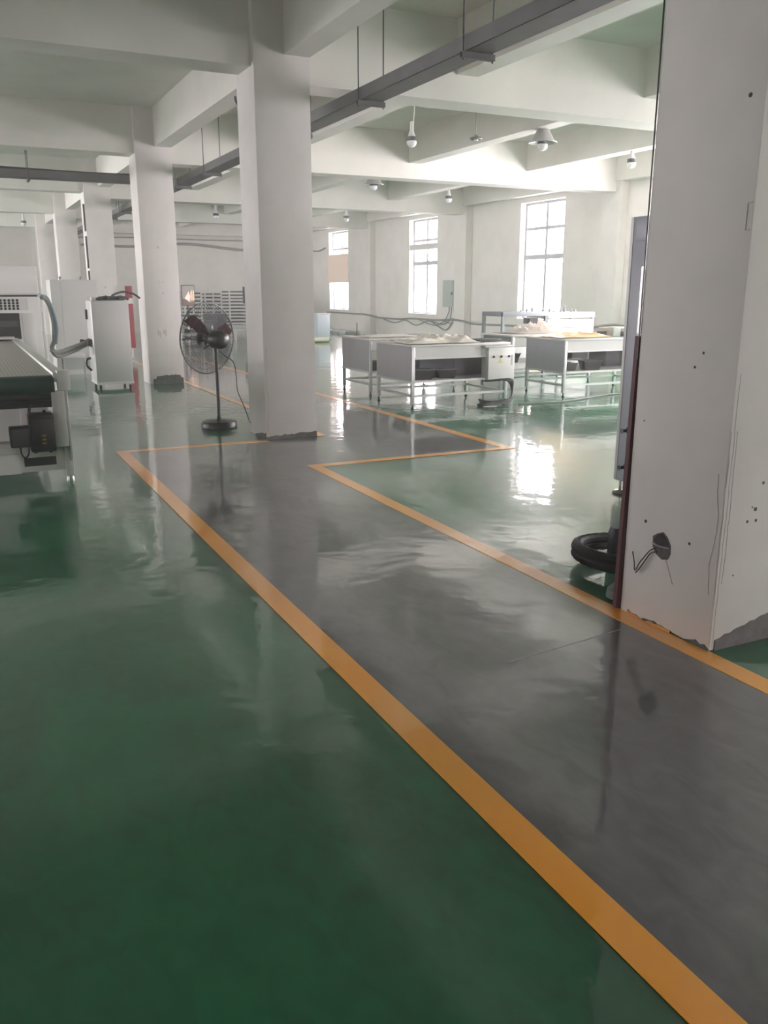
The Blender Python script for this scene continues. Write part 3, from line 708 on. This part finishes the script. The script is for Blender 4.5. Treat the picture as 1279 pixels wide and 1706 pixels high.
film_heap('film_sheet', 5.35, 11.4, 20, 12, .8, .5, .03, .826, M_CLOTH, 'thin white film lying on the rear left table', 5)
film_heap('film_sheet', 7.76, 10.05, 40, 28, .95, .7, .08, .828, M_PEACH_SUN, 'sunlit peach-orange film heaped on the right table', 8)
film_heap('film_sheet', 8.2, 11.6, 40, 30, .95, .65, .28, .806, M_FILM2, 'pale film heap on the open table behind the peach film', 12)
for (x, y, r_, lab) in ((5.9, 10.6, .17, 'dark round mat behind the white film'), (6.3, 10.5, .12, 'small dark dish near the control box end of the table')):
    o = MB().lathe([(r_*.7, 0), (r_, .02), (r_*1.02, .05), (r_*.95, .05), (r_*.9, .025), (.01, .02)], 24, None, (x, y, .826)).build('round_tray', M_DGREY); tag(o, lab, 'tray')
o = bx('grey_mat', M_DGREY, None, 6.24, 9.85, .826, 6.6, 10.1, .86, c=.006); tag(o, 'thick dark grey mat on the table above the control box', 'mat')
o = bx('grey_box', M_BOXG, None, 8.77, 10.15, .826, 8.91, 10.3, .96, c=.006); tag(o, 'small grey box beside the peach film', 'box')
for (x0, y0, w_, d_, z_, lab) in ((8.95, 10.0, 1.0, .75, .826, 'shallow white tray at the far end of the peach-film table'), (9.0, 10.06, 1.1, .7, .89, 'upper pale green tray stacked on the white tray')):
    o = thing('shallow_tray', (x0, y0, z_), lab, 'tray')
    bx('tray_floor', M_WHITE, o, 0, 0, 0, w_, d_, .008)
    for (a, b2, c2, d2) in ((0, 0, w_, .015), (0, d_-.015, w_, d_), (0, 0, .015, d_), (w_-.015, 0, w_, d_)): bx('tray_rim', M_CREAM if z_ > .85 else M_DGREY, o, a, b2, 0, c2, d2, .05)

# cables under the tables
cb = MB()
for k in range(4):
    ph = k*.7
    cb.tube(arc([(6.25+.05*k, 9.72, .32), (6.55+.03*k, 9.66, .33), (6.66, 9.66, .20), (6.6, 9.6, .06+.01*k), (6.35+.04*k, 9.55, .03+.012*k), (6.1+.05*k, 9.62, .02+.012*k), (6.25, 9.75+.03*k, .02+.012*k)], 6), .014, 6)
cb = cb.build('cable_loop', M_BLACK); tag(cb, 'black cable loop hanging below the control box onto the floor', 'cable')
cb = MB().tube(arc([(6.7, 9.55, .012), (7.4, 9.5, .012), (8.1, 9.72, .012), (8.6, 9.88, .012), (8.85, 9.9, .012), (9.0, 9.98, .06), (9.4, 10.2, .2), (9.6, 10.3, .25)], 6), .011, 6).build('floor_cable', M_CABLE); tag(cb, 'thin grey cable trailing along the floor between the tables', 'cable')
cb = MB().tube(arc([(9.2, 9.78, .025), (9.35, 9.75, .03), (9.5, 9.82, .025), (9.8, 9.86, .025), (10.2, 9.9, .025)], 6), .024, 6).build('black_cable', M_BLACK); tag(cb, 'black cable end on the floor past the right tables', 'cable')

# printing machine at the window
pm = thing('glazed_machine', (8.7, 13.0, 0), 'white framed machine with glass doors under the bright window', 'machine')
for (x, y) in ((0, 0), (.93, 0), (2.0, 0), (0, .62), (2.0, .62)): bx('post', M_MFRAME, pm, x, y, 0, x+.05, y+.05, 1.1)
bx('top_beam', M_MFRAME, pm, 0, -.01, 1.04, .98, .67, 1.12, c=.004); bx('top_panel', M_WHITE2, pm, .98, -.01, 1.0, 2.05, .67, 1.1, c=.004)
bx('mid_rail', M_MFRAME, pm, .05, 0, .78, .93, .03, .82); bx('lower_body', M_WHITE, pm, .02, .03, .06, 2.03, .64, .55, c=.005)
bx('white_panel', M_WHITE, pm, .99, 0, .56, 2.0, .03, .98); bx('panel_seam', M_MFRAME, pm, .99, -.004, .82, 2.0, .0, .84)
bx('panel_seam', M_MFRAME, pm, .99, -.004, .70, 2.0, .0, .715)
dr = bx('glass_door', M_FILM, pm, .28, -.02, .56, .72, -.01, .76)
for (a, b2, c2, d2) in ((.25, .54, .28, .78), (.72, .54, .75, .78), (.25, .76, .75, .79)): bx('door_frame', M_MFRAME, dr, a, -.025, b2, c2, -.005, d2)
bx('inner_box', M_BLACK, pm, .66, .1, .9, .84, .3, 1.0); bx('inner_box', M_MFRAME, pm, .6, .1, .7, .9, .4, .78)
for k in range(11):
    x = .6+k*.125+.02*math.sin(k*3); h_ = .03+.03*((k*7) % 3)
    MB().lathe([(.022, 0), (.022, h_*.6), (.008, h_*.7), (.008, h_+.03)], 8, None, (x, .3, 1.12 if x < .98 else 1.1)).build('valve', M_MFRAME, pm)
bx('clip', M_BLACK, pm, 2.05, .0, 1.0, 2.09, .05, 1.08)

# ================================================================== WINDOW WALL FITTINGS
eb = thing('wall_box', (XW-.14, 20.83, 1.04), 'grey electrical box with cables on the window wall', 'electrical box')
bx('body', M_BOXG, eb, 0, 0, 0, .14, .59, .72, c=.006); bx('door', M_BOXG, eb, -.012, .02, .02, 0, .57, .70, c=.003); bx('latch', M_DGREY, eb, -.03, .05, .33, -.012, .08, .4)
for k in range(3):
    MB().tube(arc([(.08, .12+.12*k, .02), (.07, .08+.14*k, -.15), (.08, .05+.3*k, -.34-.03*k), (.1, .3+.5*k, -.45-.04*k), (.1, .8+.8*k, -.36)], 5), .014, 6).build('box_cable', M_CABLE, eb)
def wall_cable(pts, r_, label):
    o = MB().tube(arc(pts, 6), r_, 6).build('wall_cable', M_CABLE); return tag(o, label, 'cable')
xw = XW-.03; xp = XW-.24
wall_cable([(xw, 30.2, .70), (xw, 28, .70), (xw, 26.95, .70), (xp, 26.7, .72), (xp, 26.0, .69), (xw, 25.75, .62), (xw, 24.3, .62), (xw, 23.4, .66), (xw, 22, .66), (xw, 21.0, .7), (xp, 20.76, .72), (xp, 20.08, .68), (xw, 19.8, .62), (xw, 18.0, .64), (xw, 16.2, .62)], .03, 'grey cable run along the window wall below the sills')
wall_cable([(xw, 25.4, .58), (xw, 24.6, .50), (xw, 23.9, .60), (xw, 23.2, .47), (xw, 22.4, .62), (xw, 21.9, .5), (xw, 21.4, .40), (xw, 21.0, .66)], .018, 'thin cable drooping in loops under the window with the pale bar')
wall_cable([(xw, 16.5, .66), (xw, 15.2, .64), (xp, 14.85, .72), (xp, 14.15, .80), (xw, 13.8, .78), (xw, 11.8, .80)], .03, 'cable bend where the wall meets the pilaster by the tall cabinet')
wall_cable([(XW-.03, 31.9, 2.96), (XW-.03, 31.0, 2.9), (XW-.03, 30.3, 2.98)], .03, 'short grey pipe beside the window with the peach sheet')

# ================================================================== FAR END
def tray_rack(x0, y0, w, d, h, n, label):
    o = thing('tray_rack', (x0, y0, 0), label, 'rack', group='white tray racks at the end wall')
    up = MB().box(0, 0, 0, .05, .05, h).mesh('upright', M_WHITE)
    for (x, y) in ((0, 0), (w/2-.025, 0), (w-.05, 0), (0, d-.05), (w-.05, d-.05)): link('upright', up, o, (x, y, 0))
    tr = MB().box(.01, -.01, 0, w-.01, d, .012).box(.01, -.012, 0, w-.01, -.002, .045).mesh('tray', M_WHITE)
    gp = MB().box(.05, .06, .0, w-.05, d-.05, .045).mesh('stored_screen', M_DGREY)  # dark block filling the gap above each tray
    for k in range(n):
        z = .18+k*(h-.22)/(n-1)
        t_ = link('tray', tr, o, (0, 0, z))
        if k < n-1: link('stored_screen', gp, t_, (0, 0, .045))
    return o
tray_rack(8.30, 30.9, 1.25, .7, 1.52, 12, 'tall white tray rack partly hidden by the fan column')
tray_rack(7.75, 29.9, .62, .7, 1.45, 11, 'white tray rack to the left of the tall one')
tray_rack(6.95, 29.5, .62, .6, 1.48, 11, 'narrow white tray rack behind the colourful screen')
hd = bx('hanging_panel', M_DGREY, None, 8.82, 28.9, 1.05, 8.98, 28.94, 1.60, c=.004); MBp = MB().cyl((8.9, 28.92, 0), (8.9, 28.92, 1.06), .02, 8).build('pole', M_DGREY, hd); tag(hd, 'narrow dark panel on a pole at the edge of the fan column', 'panel')
tv = thing('display_screen', (6.5, 27.0, 0), 'upright display on a stand showing a peach and white picture', 'display')
bx('bezel', M_BLACK, tv, -.2, 0, 1.02, .2, .05, 1.64, c=.006)
def glow(name, col, e_):
    m = mat(name, col, .3); q = m.node_tree.nodes['Principled BSDF']; q.inputs['Emission Color'].default_value = lin(col); q.inputs['Emission Strength'].default_value = e_; return m
scr = bx('screen', glow('screen_grey', (150, 142, 138), .25), tv, -.185, -.006, 1.04, .185, 0, 1.62)
def pic(pts, m): MB().prism([(x, -.008, z) for x, z in pts], (0, .002, 0)).build('picture_area', m, scr, smooth=False)
pic([(-.185, 1.04), (.185, 1.04), (.185, 1.16), (.02, 1.12), (-.06, 1.2), (-.185, 1.24)], glow('screen_brown', (120, 92, 78), .2))
pic([(-.12, 1.24), (-.05, 1.2), (.03, 1.14), (.06, 1.3), (.0, 1.46), (-.02, 1.4)], glow('screen_pink', (244, 206, 200), .5))
pic([(.07, 1.17), (.14, 1.2), (.12, 1.5), (.06, 1.42)], glow('screen_orange', (232, 190, 156), .4))
pic([(.15, 1.18), (.18, 1.18), (.18, 1.46), (.15, 1.48)], glow('screen_cream', (240, 214, 190), .4))
MB().cyl((-.03, .03, .03), (-.03, .03, 1.03), .025, 10).build('stand_pole', M_BLACK, tv); bx('stand_base', M_BLACK, tv, -.25, -.15, 0, .25, .25, .03, c=.006); bx('stand_shelf', M_BLACK, tv, -.25, -.1, .72, .25, .2, .75)
o = thing('dark_cabinet', (6.95, 26.6, 0), 'dark grey cabinet standing behind the fan', 'cabinet'); bx('body', M_DGREY, o, 0, 0, .04, .62, .5, .78, c=.006); bx('plinth', M_BLACK, o, .02, .02, 0, .6, .48, .045); bx('door', M_DGREY, o, .02, -.015, .07, .3, 0, .76, c=.003); bx('door', M_DGREY, o, .32, -.015, .07, .6, 0, .76, c=.003)
o = thing('low_bench', (6.0, 25.2, 0), 'low black bench with slatted shelves behind the fan cage', 'bench')
for z in (.08, .28, .48): bx('shelf', M_BLACK, o, 0, 0, z, .75, .45, z+.10 if z < .4 else z+.05)
for x in (0, .70): bx('side', M_STEEL, o, x, 0, 0, x+.05, .45, .53)
o = thing('grey_bench', (7.62, 26.0, 0), 'pale bench with a dark top next to the fan column', 'bench'); bx('bench_top', M_BOXG, o, 0, 0, .33, .6, .4, .45, c=.01)
for x in (.02, .53): bx('leg', M_WHITE2, o, x, .02, 0, x+.05, .38, .33)
o = thing('small_cabinet', (9.95, 25.0, 0), 'small pale blue cabinet on the floor below the peach-covered window', 'cabinet'); bx('body', M_BLUEW, o, 0, 0, .03, .42, .5, .76, c=.006); bx('cabinet_top', M_WHITE, o, -.02, -.02, .76, .44, .52, .80, c=.004); bx('plinth', M_BLUEW, o, .02, .02, 0, .4, .48, .035); bx('door', M_BLUEW, o, .02, -.012, .06, .40, 0, .74, c=.003)
o = thing('film_roll', (9.0, 23.9, .07), 'cream roll of film lying on the floor beside the fan column', 'roll'); MB().cyl((0, 0, 0), (.85, -.05, 0), .07, 18).build('roll_body', M_CREAM, o); MB().cyl((-.04, .002, 0), (.89, -.052, 0), .03, 12).build('core', M_DGREY, o)
for k, (y, h_) in enumerate(((29.4, .12), (28.6, .1), (27.9, .08), (27.3, .1))):
    o = bx('dark_parcel', M_BOXG, None, XW-.6, y, 0, XW-.15, y+.5, h_+.02, c=.02); tag(o, ['grey-green parcel at the wall, closest to the pale blue cabinet', 'second low parcel at the window wall', 'third low flat parcel at the window wall', 'low parcel next to the thin upright stick'][k], 'parcel')
o = MB().cyl((XW-.3, 26.95, 0), (XW-.28, 26.95, .42), .02, 8).build('upright_stick', M_CABLE); tag(o, 'thin upright stick by the pilaster below the cables', 'stick')

# ================================================================== BESIDE THE NEAR COLUMN
tc_ = thing('tall_cabinet', (4.38, 4.12, 0), 'tall grey steel cabinet on levelling feet behind the near column', 'cabinet')
bx('body', M_LAV, tc_, 0, 0, .10, .75, .83, 2.0, c=.006)
bx('edge_trim', M_WHITE2, tc_, -.004, .805, .105, .004, .832, 1.995)
bx('door', M_LAV, tc_, -.014, .02, .14, 0, .40, 1.82, c=.003); bx('door', M_LAV, tc_, -.014, .415, .14, 0, .77, 1.82, c=.003); bx('top_flap', M_LAV, tc_, -.010, .02, 1.835, 0, .77, 1.98, c=.003)
bx('handle', M_STEEL, tc_, -.04, .63, 1.2, -.014, .655, 1.66)
for z in (.225, .5):
    MB().lathe([(.022, 0), (.026, .02), (.012, .03), (.012, .075), (.02, .08)], 10, (-1, 0, 0), (-.014, .68, z)).build('latch', M_BLACK, tc_)
for (x, y) in ((.02, .06), (.69, .06), (.02, .78), (.69, .78)):
    MB().cyl((x, y, .02), (x, y, .105), .012, 10).lathe([(.055, 0), (.06, .008), (.045, .022), (.02, .03)], 20, None, (x, y, 0)).build('levelling_foot', M_STEEL, tc_)
rb = thing('red_board', (2.71, 2.992, 0), 'maroon board edge standing against the back of the near column', 'board'); MB().prism([(.006, 0, .01), (.5, 0, .01), (.5, 0, 1.3), (.024, 0, 1.3)], (0, .022, 0)).build('panel', M_MAROON, rb, smooth=False)
MB().prism([(.003, -.001, .01), (.012, -.001, .01), (.026, -.001, 1.3), (.022, -.001, 1.3)], (0, .024, 0)).build('edge_strip', mat('dull_maroon', (84, 38, 46), .6), rb, smooth=False)
cbl = MB().tube([(2.733, 2.99, 1.2), (2.733, 2.988, 2.4), (2.733, 2.99, 3.4)], .004, 6).build('column_cable', M_BLACK); tag(cbl, 'thin black cable up the back edge of the near column', 'cable')
hc = thing('hose_coil', (3.25, 3.47, 0), 'black corrugated hose coiled on the floor behind the near column', 'hose')
b = MB(); pts = []
for i in range(121):
    t = i/120; a = 2*math.pi*2.0*t-.5; rad = .30+.012*math.sin(3*a)
    pts.append((rad*math.cos(a), rad*math.sin(a), .034+.075*t+.02*math.sin(a-1.2)))
b.tube(pts, [.031+.003*(i % 2) for i in range(121)], 10).build('hose_tube', M_HOSEB, hc)
MB().lathe([(.04, .0), (.045, .02), (.045, .17), (.035, .2)], 14, None, (-.02, .13, .0)).build('hose_fitting', mat('navy_fitting', (30, 34, 46), .4), hc)
o = thing('floor_valve', (2.84, 3.10, 0), 'grey rounded fitting on the floor by the maroon board', 'fitting'); MB().lathe([(.05, 0), (.075, .012), (.07, .05), (.04, .08), (.01, .088)], 18).build('dome', mat('dark_green_grey', (88, 102, 96), .5), o); MB().cyl((-.05, -.04, .06), (-.09, -.07, .065), .008, 8).build('nozzle', M_STEEL, o)

# ================================================================== HAZE ADDED FOR THE VEILING GLARE
hv = bpy.data.materials.new('air_haze'); hv.use_nodes = True; nt = hv.node_tree
for n in list(nt.nodes):
    if n.type != 'OUTPUT_MATERIAL': nt.nodes.remove(n)
vs = nt.nodes.new('ShaderNodeVolumeScatter'); vs.inputs['Density'].default_value = .006; vs.inputs['Anisotropy'].default_value = .5; vs.inputs['Color'].default_value = (1, 1, 1, 1)
nt.links.new(vs.outputs[0], nt.nodes[0].inputs['Volume'])
h_ = MB().box(XL-.45, YB-.45, -.3, XW+.45, 40.45, ZC+.3).build('air_haze', hv); tag(h_, 'faint bright haze filling the air of the hall', 'haze', kind='stuff')
SC.cycles.volume_bounces = 1
